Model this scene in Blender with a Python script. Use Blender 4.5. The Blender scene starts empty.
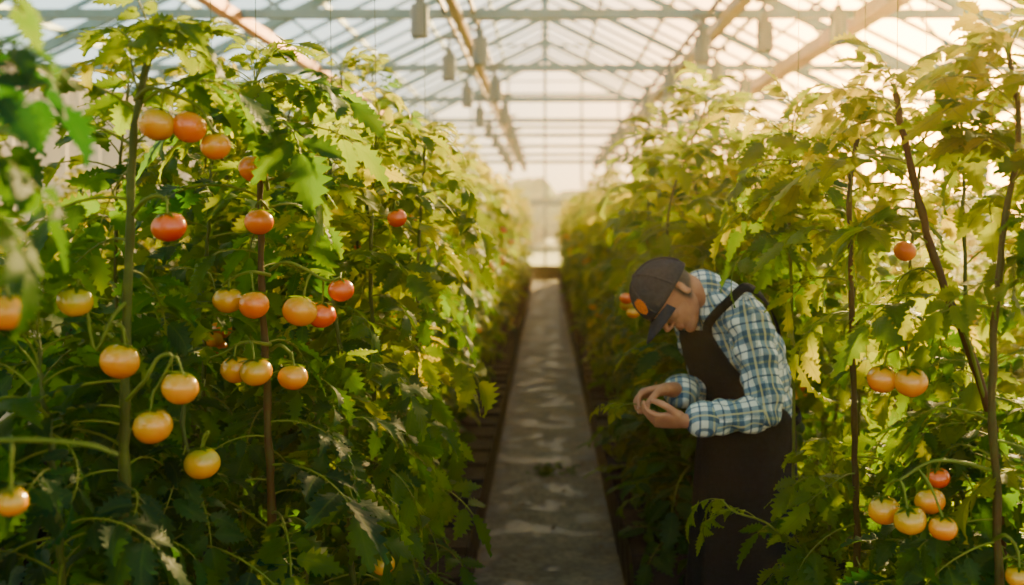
import bpy, math
import numpy as np
from mathutils import Vector, Matrix
H=1.65; F=1100.0; VX=545.0; VY=221.0
def P(px,py,Y): return np.array([(px-VX)/F*Y, Y, H-(py-VY)/F*Y])
def nrm(v):
    v=np.array(v,float); return v/max(np.linalg.norm(v),1e-9)
scene=bpy.context.scene
# ------------------------------------------------------------ materials
def newmat(name):
    m=bpy.data.materials.new(name); m.use_nodes=True
    nt=m.node_tree; nt.nodes.clear(); out=nt.nodes.new('ShaderNodeOutputMaterial')
    return m,nt,out
def N(nt,t,**kw):
    n=nt.nodes.new(t)
    for k,v in kw.items(): setattr(n,k,v)
    return n
def ramp(nt,fac,stops):
    r=nt.nodes.new('ShaderNodeValToRGB'); e=r.color_ramp.elements
    while len(e)<len(stops): e.new(0.5)
    for i,(p,c) in enumerate(stops):
        e[i].position=p; e[i].color=(c[0],c[1],c[2],1)
    nt.links.new(fac,r.inputs[0]); return r.outputs[0]
def math_(nt,op,a,b=None,clamp=False):
    n=nt.nodes.new('ShaderNodeMath'); n.operation=op; n.use_clamp=clamp
    for i,x in enumerate((a,b)):
        if x is None: continue
        if isinstance(x,(int,float)): n.inputs[i].default_value=x
        else: nt.links.new(x,n.inputs[i])
    return n.outputs[0]
def mixc(nt,fac,a,b,mode='MIX'):
    n=nt.nodes.new('ShaderNodeMix'); n.data_type='RGBA'; n.blend_type=mode
    if isinstance(fac,(int,float)): n.inputs[0].default_value=fac
    else: nt.links.new(fac,n.inputs[0])
    for k,x in ((6,a),(7,b)):
        if isinstance(x,tuple): n.inputs[k].default_value=(x[0],x[1],x[2],1)
        else: nt.links.new(x,n.inputs[k])
    return n.outputs[2]
def noise(nt,scale,detail=4,vec=None):
    n=nt.nodes.new('ShaderNodeTexNoise'); n.inputs['Scale'].default_value=scale; n.inputs['Detail'].default_value=detail
    if vec is None:
        tc=nt.nodes.new('ShaderNodeTexCoord'); vec=tc.outputs['Object']
    nt.links.new(vec,n.inputs['Vector']); return n.outputs[0]
def simple(name,col,rough=.6,metal=0,nscale=30,var=.25,bump=.0,spec=.5):
    m,nt,out=newmat(name); b=N(nt,'ShaderNodeBsdfPrincipled')
    nz=noise(nt,nscale)
    lo=tuple(c*(1-var) for c in col); hi=tuple(min(1,c*(1+var)) for c in col)
    nt.links.new(ramp(nt,nz,[(.3,lo),(.7,hi)]),b.inputs['Base Color'])
    b.inputs['Roughness'].default_value=rough; b.inputs['Metallic'].default_value=metal
    b.inputs['Specular IOR Level'].default_value=spec
    if bump>0:
        bp=N(nt,'ShaderNodeBump'); bp.inputs['Strength'].default_value=bump; bp.inputs['Distance'].default_value=.01
        nt.links.new(nz,bp.inputs['Height']); nt.links.new(bp.outputs[0],b.inputs['Normal'])
    nt.links.new(b.outputs[0],out.inputs[0]); return m
def leafmat():
    m,nt,out=newmat('tomato_leaf'); at=N(nt,'ShaderNodeAttribute',attribute_name='pv')
    sep=N(nt,'ShaderNodeSeparateXYZ'); nt.links.new(at.outputs['Vector'],sep.inputs[0])
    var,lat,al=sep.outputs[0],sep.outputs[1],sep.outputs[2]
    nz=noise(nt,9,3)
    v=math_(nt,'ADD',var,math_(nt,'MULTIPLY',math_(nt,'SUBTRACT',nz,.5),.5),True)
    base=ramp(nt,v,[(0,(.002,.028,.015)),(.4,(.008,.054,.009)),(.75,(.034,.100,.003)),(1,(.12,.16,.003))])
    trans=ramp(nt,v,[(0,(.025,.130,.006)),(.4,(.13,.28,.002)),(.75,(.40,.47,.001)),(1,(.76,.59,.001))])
    w=math_(nt,'SUBTRACT',math_(nt,'MULTIPLY',al,7.0),math_(nt,'MULTIPLY',lat,2.2))
    fr=math_(nt,'ABSOLUTE',math_(nt,'SUBTRACT',math_(nt,'FRACT',w),.5))
    vein=math_(nt,'LESS_THAN',fr,.05)
    mid=math_(nt,'LESS_THAN',lat,.07)
    vm=math_(nt,'MAXIMUM',math_(nt,'MULTIPLY',vein,.45),math_(nt,'MULTIPLY',mid,.8))
    base2=mixc(nt,vm,base,(.07,.13,.012))
    b=N(nt,'ShaderNodeBsdfPrincipled'); b.inputs['Roughness'].default_value=.5
    b.inputs['Specular IOR Level'].default_value=.14
    nt.links.new(base2,b.inputs['Base Color'])
    bp=N(nt,'ShaderNodeBump'); bp.inputs['Strength'].default_value=.4; bp.inputs['Distance'].default_value=.003
    nt.links.new(math_(nt,'SUBTRACT',fr,vm),bp.inputs['Height']); nt.links.new(bp.outputs[0],b.inputs['Normal'])
    t=N(nt,'ShaderNodeBsdfTranslucent'); nt.links.new(mixc(nt,math_(nt,'MULTIPLY',vm,.35),trans,(.03,.08,.01)),t.inputs[0])
    mx=N(nt,'ShaderNodeMixShader'); mx.inputs[0].default_value=.48
    nt.links.new(b.outputs[0],mx.inputs[1]); nt.links.new(t.outputs[0],mx.inputs[2]); nt.links.new(mx.outputs[0],out.inputs[0]); return m
def fruitmat():
    m,nt,out=newmat('tomato_skin'); at=N(nt,'ShaderNodeAttribute',attribute_name='pv')
    sep=N(nt,'ShaderNodeSeparateXYZ'); nt.links.new(at.outputs['Vector'],sep.inputs[0])
    nz=noise(nt,22,2)
    v=math_(nt,'ADD',sep.outputs[0],math_(nt,'MULTIPLY',math_(nt,'SUBTRACT',.5,sep.outputs[1]),.45))
    v=math_(nt,'ADD',v,math_(nt,'MULTIPLY',math_(nt,'SUBTRACT',nz,.5),.35),True)
    c=ramp(nt,v,[(0,(.34,.30,.010)),(.28,(.70,.30,.006)),(.6,(.76,.14,.004)),(1,(.52,.018,.003))])
    b=N(nt,'ShaderNodeBsdfPrincipled'); nt.links.new(c,b.inputs['Base Color'])
    b.inputs['Roughness'].default_value=.18; b.inputs['Coat Weight'].default_value=.4
    b.inputs['Subsurface Weight'].default_value=.08; b.inputs['Subsurface Scale'].default_value=.01
    nt.links.new(b.outputs[0],out.inputs[0]); return m
def stemmat():
    m,nt,out=newmat('tomato_stem'); at=N(nt,'ShaderNodeAttribute',attribute_name='pv')
    sep=N(nt,'ShaderNodeSeparateXYZ'); nt.links.new(at.outputs['Vector'],sep.inputs[0])
    nz=noise(nt,40,3)
    v=math_(nt,'ADD',sep.outputs[0],math_(nt,'MULTIPLY',math_(nt,'SUBTRACT',nz,.5),.5),True)
    c=ramp(nt,v,[(0,(.07,.028,.006)),(.5,(.06,.075,.008)),(1,(.16,.20,.012))])
    b=N(nt,'ShaderNodeBsdfPrincipled'); nt.links.new(c,b.inputs['Base Color']); b.inputs['Roughness'].default_value=.6; b.inputs['Specular IOR Level'].default_value=.2
    nt.links.new(b.outputs[0],out.inputs[0]); return m
M_LEAF=leafmat(); M_STEM=stemmat(); M_FRUIT=fruitmat()
PM=[M_LEAF,M_STEM,M_FRUIT]
# ------------------------------------------------------------ mesh accumulator (all quads)
class Acc:
    def __init__(s): s.V=[];s.Q=[];s.M=[];s.A=[];s.n=0
    def add(s,V,Q,mat=0,pv=None):
        V=np.asarray(V,float); Q=np.asarray(Q,int)
        s.V.append(V); s.Q.append(Q+s.n); s.M.append(np.full(len(Q),mat) if np.isscalar(mat) else mat)
        if pv is None: pv=np.tile([.5,.5,.5],(len(V),1))
        s.A.append(np.asarray(pv,float)); s.n+=len(V)
    def arr(s): return np.vstack(s.V),np.vstack(s.Q),np.concatenate(s.M),np.vstack(s.A)
    def mesh(s,name,mats,origin=(0,0,0),smooth=True):
        V,Q,M,A=s.arr(); V=V-np.array(origin)
        me=bpy.data.meshes.new(name); me.vertices.add(len(V)); me.vertices.foreach_set('co',V.astype(np.float32).ravel())
        me.loops.add(len(Q)*4); me.loops.foreach_set('vertex_index',Q.astype(np.int32).ravel())
        me.polygons.add(len(Q)); me.polygons.foreach_set('loop_start',np.arange(0,len(Q)*4,4,dtype=np.int32))
        me.polygons.foreach_set('loop_total',np.full(len(Q),4,dtype=np.int32))
        for m in mats: me.materials.append(m)
        me.polygons.foreach_set('material_index',M.astype(np.int32))
        me.polygons.foreach_set('use_smooth',np.full(len(Q),smooth,dtype=bool))
        at=me.attributes.new('pv','FLOAT_VECTOR','POINT'); at.data.foreach_set('vector',A.astype(np.float32).ravel())
        me.update(calc_edges=True); me.validate(); return me
def obj(name,me,loc=(0,0,0),parent=None):
    o=bpy.data.objects.new(name,me); o.location=loc; scene.collection.objects.link(o)
    if parent is not None: o.parent=parent
    return o
def grid_q(n,m,wrap=False):
    q=[]
    for i in range(n-1):
        for j in range(m if wrap else m-1):
            j2=(j+1)%m; q.append((i*m+j,i*m+j2,(i+1)*m+j2,(i+1)*m+j))
    return np.array(q)
def catmull(pts,n):
    p=np.array(pts,float); p=np.vstack([2*p[0]-p[1],p,2*p[-1]-p[-2]]); out=[]
    segs=len(p)-3
    for t in np.linspace(0,segs-1e-6,n):
        i=int(t); u=t-i; a,b,c,d=p[i:i+4]
        out.append(.5*((2*b)+(-a+c)*u+(2*a-5*b+4*c-d)*u*u+(-a+3*b-3*c+d)*u**3))
    return np.array(out)
def tube(path,r,k=6):
    path=np.array(path); n=len(path); r=np.broadcast_to(r,(n,))
    t=np.gradient(path,axis=0); t/=np.linalg.norm(t,axis=1)[:,None]+1e-9
    ref=np.array([.13,.97,.2]) if abs(nrm(t.mean(0))[1])<.8 else np.array([1,0,.1])
    a=np.cross(t,ref); a/=np.linalg.norm(a,axis=1)[:,None]; b=np.cross(t,a)
    ang=np.arange(k)*2*math.pi/k
    V=path[:,None,:]+r[:,None,None]*(np.cos(ang)[None,:,None]*a[:,None,:]+np.sin(ang)[None,:,None]*b[:,None,:])
    return V.reshape(-1,3),grid_q(n,k,True)
BOXQ=np.array([(0,1,3,2),(4,6,7,5),(0,4,5,1),(2,3,7,6),(0,2,6,4),(1,5,7,3)])
def box(acc,lo,hi,mat=0):
    V=[(x,y,z) for x in (lo[0],hi[0]) for y in (lo[1],hi[1]) for z in (lo[2],hi[2])]
    acc.add(V,BOXQ,mat)
def beam(acc,a,b,w,h,mat=0,up=(0,0,1)):
    a=np.array(a,float); b=np.array(b,float); t=nrm(b-a); up=np.array(up,float)
    if abs(np.dot(t,up))>.95: up=np.array([0,1.,0])
    s=nrm(np.cross(t,up)); u=np.cross(s,t)
    V=[p+s*i*w/2+u*j*h/2 for p in (a,b) for i in (-1,1) for j in (-1,1)]
    acc.add(V,BOXQ,mat)
# ------------------------------------------------------------ leaves
def leaflet(rng,L,W,hi=True):
    if hi: n=15; lats=np.array([-1,-.5,0,.5,1])
    else: n=6; lats=np.array([-1,0,1.])
    s=np.linspace(0,1,n); w=W*.5*np.sin(math.pi*np.clip(s,0.02,.99)**.66)**.95
    tooth=np.ones(n)
    if hi: tooth[1::2]=1.30; tooth[2::2]=.74; tooth[-1]=1
    drp=rng.uniform(.3,1.3); ang=-drp*s**1.3+rng.uniform(-.1,.25)
    ds=np.diff(s,prepend=0)*L; cx=np.cumsum(np.cos(ang)*ds); cz=np.cumsum(np.sin(ang)*ds)
    fold=rng.uniform(.1,.5); curl=rng.uniform(.1,.6); ph=rng.uniform(0,6)
    side=rng.uniform(-.25,.25)
    V=[];A=[]
    for i in range(n):
        for l in lats:
            ww=w[i]*(tooth[i] if abs(l)==1 else 1)
            fw=(.045*L if (hi and abs(l)==1 and i%2==1) else 0)
            y=l*ww; z=fold*abs(y)-curl*abs(l)**2*w[i]*.5+ (math.sin(s[i]*14+ph*l)*.014*L*abs(l))
            V.append((cx[i]+fw-math.sin(ang[i])*z, y+side*L*s[i]**2, cz[i]+math.cos(ang[i])*z)); A.append((0,abs(l),s[i]))
    return np.array(V),grid_q(n,len(lats)),np.array(A)
def compound(rng,hi=True):
    acc=Acc(); n=9; s=np.linspace(0,1,n); a0=rng.uniform(.1,.5); dr=rng.uniform(.7,1.7); ang=a0-dr*s**1.1
    L=.22; ds=np.diff(s,prepend=0)*L
    p=np.stack([np.cumsum(np.cos(ang)*ds),rng.uniform(-.03,.03)*s**2,np.cumsum(np.sin(ang)*ds)],1)
    V,Q=tube(p,np.linspace(.0030,.0013,n),5 if hi else 3); acc.add(V,Q,1,np.tile([.85,0,0],(len(V),1)))
    def put(si,phi,LL,WW):
        i=si*(n-1); k=min(int(i),n-2); u=i-k; q=p[k]*(1-u)+p[k+1]*u; th=ang[min(k+1,n-1)]
        t=np.array([math.cos(th),0,math.sin(th)]); nn=np.array([-math.sin(th),0,math.cos(th)]); y=np.array([0,1.,0])
        tilt=rng.uniform(-.45,.15); d=nrm(math.cos(phi)*t+math.sin(phi)*y+tilt*nn)
        rl=rng.uniform(-.45,.45); z=nrm(nn-np.dot(nn,d)*d); lt=np.cross(z,d)
        z,lt=z*math.cos(rl)+lt*math.sin(rl), lt*math.cos(rl)-z*math.sin(rl)
        V,Q,A=leaflet(rng,LL,WW,hi); off=.012 if abs(phi)>.3 else 0
        W_=q+d*off+V[:,:1]*d+V[:,1:2]*lt+V[:,2:]*z
        acc.add(W_,Q,0,A)
        if off and hi:
            V2,Q2=tube(np.array([q,q+d*off*1.1]),.0011,4); acc.add(V2,Q2,1,np.tile([.8,0,0],(len(V2),1)))
    j=lambda a:a*rng.uniform(.85,1.15)
    for si,LL,WW in ((.36,.066,.034),(.60,.094,.046),(.85,.098,.048)):
        for sg in (-1,1): put(min(1,si+rng.uniform(-.03,.03)),sg*rng.uniform(.85,1.25),j(LL),j(WW))
    if hi:
        for si in (.48,.72):
            for sg in (-1,1): put(si,sg*1.3,j(.03),j(.018))
    put(1.0,0,j(.125),j(.060))
    return acc.arr()
rg=np.random.default_rng(7)
LIB_HI=[compound(rg,True) for _ in range(16)]
LIB_LO=[compound(rg,False) for _ in range(8)]
FR=[]; SB=[]
def put_leaf(acc,rng,lib,pos,az,el,sc,var,clear=False):
    V,Q,M,A=lib[rng.integers(len(lib))]
    d=np.array([math.cos(az)*math.cos(el),math.sin(az)*math.cos(el),math.sin(el)])
    s=nrm(np.cross([0,0,1.],d)); u=np.cross(d,s); r=rng.uniform(-.5,.5)
    s,u=s*math.cos(r)+u*math.sin(r), u*math.cos(r)-s*math.sin(r)
    W=pos+sc*(V[:,:1]*d+V[:,1:2]*s+V[:,2:]*u)
    if clear and len(FR):
        w=W[::7]
        for L_,rad,dep,mx,lo in ((FR,.044,.5,3,-.04),(SB,.014,.22,6,.012)):
            if not len(L_): continue
            c=np.array(L_); dx=np.abs(w[:,None,0]-c[None,:,0]); dz=np.abs(w[:,None,2]-c[None,:,2]); dy=c[None,:,1]-w[:,None,1]
            if ((np.hypot(dx,dz)<rad)&(dy>lo)&(dy<dep)).sum()>mx: return
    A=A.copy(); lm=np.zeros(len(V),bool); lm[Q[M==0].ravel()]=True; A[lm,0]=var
    acc.add(W,Q,M,A)
def fruit(acc,c,r,ripe,rng,nu=22,nv=13):
    th=np.linspace(.03,math.pi-.02,nv); ph=np.arange(nu)*2*math.pi/nu; k=rng.integers(4,7); o=rng.uniform(0,6)
    T,PH=np.meshgrid(th,ph,indexing='ij'); rr=r*(1+.022*np.cos(k*PH+o)*np.sin(T))
    fl=.86+rng.uniform(-.03,.06)
    V=np.stack([rr*np.sin(T)*np.cos(PH),rr*np.sin(T)*np.sin(PH),fl*rr*np.cos(T)-.12*r*np.exp(-(T/.35)**2)],-1).reshape(-1,3)
    tl=rng.uniform(-.3,.3); R=np.array(Matrix.Rotation(tl,3,'Y')@Matrix.Rotation(rng.uniform(-.3,.3),3,'X'))
    V=V@R.T; acc.add(V+c,grid_q(nv,nu,True),2,np.stack([np.full(len(V),ripe),(np.cos(T).ravel()+1)/2,np.zeros(len(V))],1))
    top=np.array([0,0,fl*r*.9])
    for i in range(6):
        a=i*math.pi/3+rng.uniform(-.2,.2); n=5; ss=np.linspace(0,1,n); le=r*rng.uniform(.65,.95)
        W=[]
        for s_ in ss:
            rad=.08*r+le*s_; z=top[2]+.05*r-.28*r*s_**2+.35*r*max(0,s_-.6)
            wd=r*.12*math.sin(math.pi*min(.97,s_*.8+.2))
            for l in (-1,0,1):
                W.append((rad*math.cos(a)-l*wd*math.sin(a),rad*math.sin(a)+l*wd*math.cos(a),z+.04*r*abs(l)))
        acc.add(np.array(W)@R.T+c,grid_q(n,3),0,np.tile([.55,.5,.5],(n*3,1)))
    return c+R@top
def truss(acc,rng,start,arc,fruits,pr=.0038):
    path=catmull([start]+list(arc),16)
    V,Q=tube(path,np.linspace(pr,pr*.6,16),7); acc.add(V,Q,1,np.tile([.75,0,0],(len(V),1)))
    for (c,r,ripe) in fruits:
        tp=fruit(acc,c,r,ripe,rng); d=np.linalg.norm(path-(tp+[0,0,.03]),axis=1); q=path[max(1,int(d.argmin()))]
        mid=(q+tp)/2+np.array([0,0,.012]); pp=catmull([q,mid,tp-[0,0,.004]],7)
        rr=np.array([.0022,.0022,.0034,.003,.0022,.0024,.003]); V,Q=tube(pp,rr,6); acc.add(V,Q,1,np.tile([.8,0,0],(len(V),1)))
def stem(acc,rng,ctrl,r0,r1,tone=.5,n=50):
    p=catmull(ctrl,n); p=p+np.cumsum(rng.normal(0,.0016,(n,3)),0)*np.array([1,1,.2])
    r=np.linspace(r0,r1,n)*(1+.12*np.sin(np.arange(n)*1.7)); V,Q=tube(p,r,9)
    acc.add(V,Q,1,np.tile([tone,0,0],(len(V),1))); return p
def leaves_on(acc,rng,p,lib,count,zmin,sc=1.,bright=.5,up=.0,skip=None,azc=None,clear=False):
    L=len(p); zs=p[:,2]; i0=int(np.argmax(zs>zmin)); az=rng.uniform(0,6.28)
    for k in range(count):
        t=(k+rng.uniform(-.3,.3))/count; i=int(np.clip(i0+t*(L-1-i0),0,L-1)); az+=2.4+rng.uniform(-.4,.4)
        a=az
        if azc is not None and rng.random()<.5: a=azc+rng.uniform(-1.2,1.2)
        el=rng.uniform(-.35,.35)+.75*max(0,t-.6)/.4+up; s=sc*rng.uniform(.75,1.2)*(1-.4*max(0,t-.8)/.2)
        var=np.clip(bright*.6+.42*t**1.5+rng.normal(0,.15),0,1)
        if skip is not None and skip(p[i]): continue
        put_leaf(acc,rng,lib,p[i],a,el,s,var,clear)
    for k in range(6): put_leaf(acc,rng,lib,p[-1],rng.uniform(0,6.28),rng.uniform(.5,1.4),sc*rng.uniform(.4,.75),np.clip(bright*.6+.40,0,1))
# ------------------------------------------------------------ generic row plants (shared meshes)
def generic(seed,lib,nl,hgt,fr=2,bright=.55,zmin=.14):
    rng=np.random.default_rng(seed); acc=Acc()
    for sx,sy in ((-.13,-.07),(.14,.08)):
        h=hgt*rng.uniform(.88,1.08)
        p=stem(acc,rng,[(sx,sy,.02),(sx+rng.uniform(-.05,.05),sy+rng.uniform(-.05,.05),h*.4),(sx+rng.uniform(-.1,.1),sy+rng.uniform(-.08,.08),h*.75),(sx+rng.uniform(-.14,.14),sy+rng.uniform(-.1,.1),h)],.009,.004,.4,30)
        leaves_on(acc,rng,p,lib,nl,zmin,1.14,bright)
        for k in range(fr):
            i=rng.integers(12,25); a=rng.uniform(0,6.28); o=np.array([math.cos(a),math.sin(a),0])
            e=p[i]+o*.20+[0,0,-.02]; fs=[(e+[rng.uniform(-.05,.05),rng.uniform(-.05,.05),-.05-.03*q],rng.uniform(.026,.034),rng.uniform(.1,.8)) for q in range(3)]
            truss(acc,rng,p[i],[p[i]+o*.1+[0,0,.03],e,e+[0,0,-.07]],fs)
    return acc.mesh('tomato_plant_mesh',PM)
GEN_HI=[generic(100+i,LIB_HI,48,2.06,1,.58,.24) for i in range(5)]
GEN_LO=[generic(200+i,LIB_LO,48,2.06,1,.78) for i in range(6)]
rp=np.random.default_rng(11)
def plant(me,x,y,z=.22,s=1.,sz=1.):
    o=obj('tomato_plant',me,(x,y,z)); o.rotation_euler=(0,0,rp.uniform(0,6.28)); o.scale=(s,s,sz); return o
def row(xc,y0,y1,step,hi_until,szr=(.9,1.0),jit=.05):
    y=y0
    while y<y1:
        lib=GEN_HI if y<hi_until else GEN_LO
        plant(lib[rp.integers(len(lib))],xc+rp.uniform(-jit,jit),y+rp.uniform(-.06,.06),.2,rp.uniform(.9,1.06),rp.uniform(*szr)*.93)
        y+=step
row(-.76,3.6,29,.42,8,(.88,1.04))
row(-1.15,3.4,29,.6,6)
row(.74,4.4,29,.42,9,(.80,1.0))
row(1.2,4.3,29,.65,7,(.78,.95))
row(-2.5,4.5,29,.7,0,(.7,.85))
row(2.6,4.0,29,.7,0,(.6,.75))
row(-4.3,8,29,.9,0,(.7,.85)); row(4.3,6,29,.9,0,(.6,.75))
for x,y,s in ((.64,4.35,.48),(.62,4.7,.5),(.60,5.1,.45),(.60,5.5,.5)): plant(GEN_HI[rp.integers(5)],x,y,.2,.85,s)
# ------------------------------------------------------------ foreground plants
HQ=[]
def hero(seed,ctrl,r0,r1,nl,zmin,sc,bright,trusses=(),tone=.5,azc=None,up=0,skip=None,extra=(),show=None):
    for st,arc,frs in trusses:
        for c,r,ripe in frs: FR.append(c)
    if show:
        for q in catmull([np.array([ctrl[0][0],ctrl[0][1],.22])]+list(ctrl),90):
            if show[0]<q[2]<show[1]: SB.append(q)
    HQ.append((seed,ctrl,r0,r1,nl,zmin,sc,bright,trusses,tone,azc,up,skip,extra))
def build_hero(seed,ctrl,r0,r1,nl,zmin,sc,bright,trusses,tone,azc,up,skip,extra):
    rng=np.random.default_rng(seed); acc=Acc()
    g=ctrl[0].copy(); base=np.array([g[0],g[1],.22])
    p=stem(acc,rng,[base]+list(ctrl),r0,r1,tone)
    leaves_on(acc,rng,p,LIB_HI,nl,zmin,sc,bright,up,skip,azc,True)
    for st,arc,frs in trusses: truss(acc,rng,st,arc,frs,.0045)
    for e in extra: e(acc,rng)
    if p[-1][2]>1.75:
        V,Q=tube(np.array([p[-12],p[-1]+[.004,0,0],[p[-1][0]*1.02,p[-1][1],3.1]]),.0009,4); acc.add(V,Q,1)
    o=obj('tomato_plant',acc.mesh('tomato_plant_mesh',PM,base),tuple(base)); return o
def T(Y,st,arc,fr):
    return (P(st[0],st[1],Y),[P(a[0],a[1],Y-.04) for a in arc],[(P(f[0],f[1],Y-.05+(f[4] if len(f)>4 else 0)),f[2]/F*Y,f[3]) for f in fr])
YA=2.1
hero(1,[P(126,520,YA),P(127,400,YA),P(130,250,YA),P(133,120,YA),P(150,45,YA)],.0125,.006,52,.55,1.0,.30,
 [T(YA,(135,100),[(150,88),(175,95),(200,108),(212,130)],[(157,124,18,.25),(189,127,17,.5,.02),(216,146,15,.4,.05)]),
  T(YA,(132,215),[(145,200),(160,196),(170,205)],[(169,227,17,.8)]),
  T(YA,(128,300),[(112,318),(95,350),(84,290),(78,286)],[(75,301,17,.12)]),
  T(YA,(127,345),[(120,325),(104,328),(112,338)],[(120,361,19,.34)]),
  T(YA-.05,(127,400),[(145,380),(158,358),(172,358),(150,400)],[(180,388,18,.34),(153,426,19,.3)])],tone=.5,show=(1.2,1.85))
YB=2.45
hero(2,[P(275,560,YB),P(272,400,YB),P(268,250,YB),P(268,125,YB),P(258,85,YB)],.011,.005,50,.5,1.0,.38,
 [T(YB,(268,190),[(262,160),(250,148),(243,152)],[(254,169,15,.45)]),
  T(YB,(268,210),[(262,202),(257,204),(256,208)],[(259,222,14,.55)]),
  T(YB,(270,275),[(250,272),(232,278),(222,285)],[(228,300,15,.3),(254,305,15,.5,-.03)]),
  T(YB,(270,270),[(285,262),(303,268),(325,280),(340,278)],[(300,311,17,.34),(321,315,15,.8,.04),(341,290,13,.75,.06)]),
  T(YB,(271,345),[(245,342),(225,352),(210,358)],[(236,369,15,.34),(256,372,16,.3,-.03)]),
  T(YB,(271,350),[(280,345),(289,352),(291,358)],[(293,377,15,.35)])],tone=.1,show=(1.1,1.8))
YC=2.85
hero(3,[P(352,600,YC),P(350,500,YC),P(346,370,YC),P(325,240,YC),P(330,160,YC)],.009,.004,50,.4,1.0,.48,
 [T(YC,(350,520),[(355,515),(362,520),(368,530)],[(361,541,11,.2),(383,564,12,.2)])],tone=.5)
YD=1.62
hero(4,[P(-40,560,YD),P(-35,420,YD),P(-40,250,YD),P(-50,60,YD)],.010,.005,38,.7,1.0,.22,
 [T(YD,(-30,290),[(-20,275),(-5,280),(5,290)],[(6,312,19,.42)]),
  T(YD,(-30,440),[(0,440),(40,440),(90,445),(118,455)],[(12,502,15,.35)])],tone=.8)
hero(5,[P(205,620,2.3),P(200,500,2.3),P(190,400,2.35),P(185,330,2.4)],.008,.004,34,.45,.95,.2,
 [T(2.25,(203,440),[(208,432),(205,440),(203,446)],[(202,463,18,.2)])])
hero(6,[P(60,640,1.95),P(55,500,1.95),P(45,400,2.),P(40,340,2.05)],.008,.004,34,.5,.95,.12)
hero(7,[P(385,640,3.1),P(380,420,3.1),P(378,250,3.1),P(385,150,3.1)],.009,.004,48,.35,1.05,.6,
 [T(3.0,(390,225),[(394,205),(398,202),(398,206)],[(397,218,10,.8)])])
hero(8,[P(300,640,2.6),P(310,540,2.6),P(318,450,2.6),P(312,400,2.6)],.008,.004,34,.35,1.0,.28)
hero(9,[P(60,600,2.6),P(65,400,2.6),P(70,320,2.6),P(60,290,2.6)],.009,.004,34,.5,1.0,.22)
hero(10,[P(200,600,3.1),P(205,400,3.1),P(210,230,3.1),P(215,160,3.1)],.009,.004,44,.5,1.0,.45)
hero(11,[P(120,640,2.4),P(122,560,2.4),P(118,480,2.4),P(110,430,2.4)],.008,.004,32,.4,1.0,.12)
hero(12,[P(415,640,3.45),P(415,420,3.45),P(415,250,3.45),P(420,150,3.45)],.008,.004,44,.5,1.0,.64)
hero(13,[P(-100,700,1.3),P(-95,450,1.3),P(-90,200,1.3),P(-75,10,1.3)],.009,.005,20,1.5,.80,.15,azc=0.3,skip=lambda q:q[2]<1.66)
# right
YR=2.45
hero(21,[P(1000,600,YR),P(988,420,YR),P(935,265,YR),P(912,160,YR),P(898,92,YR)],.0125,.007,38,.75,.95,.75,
 [T(YR,(985,400),[(960,325),(925,335),(890,352)],[(882,379,15,.45),(911,382,16,.4,-.03)])],tone=.0,azc=2.6,show=(1.25,1.85))
YS=2.25
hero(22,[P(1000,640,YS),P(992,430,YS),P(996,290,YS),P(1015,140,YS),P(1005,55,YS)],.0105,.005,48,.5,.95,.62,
 [T(YS,(990,470),[(960,462),(930,462),(900,480)],[(884,510,16,.34,.06),(910,520,16,.3),(930,501,15,.34,.05),(943,528,14,.42,-.02),(938,478,12,.8,.08)]),
  T(YS,(994,540),[(1005,535),(1015,545),(1018,555)],[(1019,577,13,.35)])],tone=.2,azc=2.4,show=(.9,1.4))
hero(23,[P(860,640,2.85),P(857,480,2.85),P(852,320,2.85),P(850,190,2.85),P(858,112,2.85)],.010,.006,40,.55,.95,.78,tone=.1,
 skip=lambda q:1.05<q[2]<1.3,show=(.9,1.7))
hero(24,[P(915,640,3.1),P(912,480,3.1),P(905,300,3.1),P(920,140,3.1)],.009,.004,42,.4,1.0,.75,
 [T(3.1,(905,240),[(900,232),(902,236),(904,240)],[(905,251,11,.6)])],azc=None)
hero(25,[P(960,640,2.8),P(958,480,2.8),P(965,300,2.8),P(965,115,2.8)],.009,.004,40,.4,1.0,.72)
hero(26,[P(1060,640,2.3),P(1055,400,2.3),P(1060,200,2.3),P(1055,50,2.3)],.009,.004,42,.4,1.0,.62,azc=3.1)
hero(27,[P(835,700,3.0),P(828,600,3.0),P(830,520,3.0),P(835,470,3.0)],.007,.004,32,.3,.9,.4)
hero(28,[P(798,640,3.15),P(797,480,3.15),P(795,330,3.15),P(790,190,3.15),P(800,130,3.15)],.006,.004,30,1.55,.95,.85,tone=.6)
hero(29,[P(1060,600,3.4),P(1050,400,3.4),P(1050,200,3.4),P(1050,120,3.4)],.009,.004,40,.4,1.0,.75)
hero(31,[P(980,640,2.5),P(975,560,2.5),P(970,500,2.5),P(965,450,2.5)],.008,.004,26,.4,1.0,.2)
def shoot(acc,rng):
    pth=catmull([P(800,560,2.95),P(770,525,2.95),P(735,512,2.95),P(722,500,2.95)],12); V,Q=tube(pth,.003,6); acc.add(V,Q,1,np.tile([.8,0,0],(len(V),1)))
    for i,a in ((5,2.6),(8,3.4),(11,3.0),(11,2.2)): put_leaf(acc,rng,LIB_HI,pth[i],a,rng.uniform(-.2,.4),.5,.75)
hero(30,[P(830,640,2.95),P(815,600,2.95),P(802,562,2.95)],.006,.004,8,.3,.7,.5,extra=[shoot])
for q in HQ: build_hero(*q)
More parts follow.
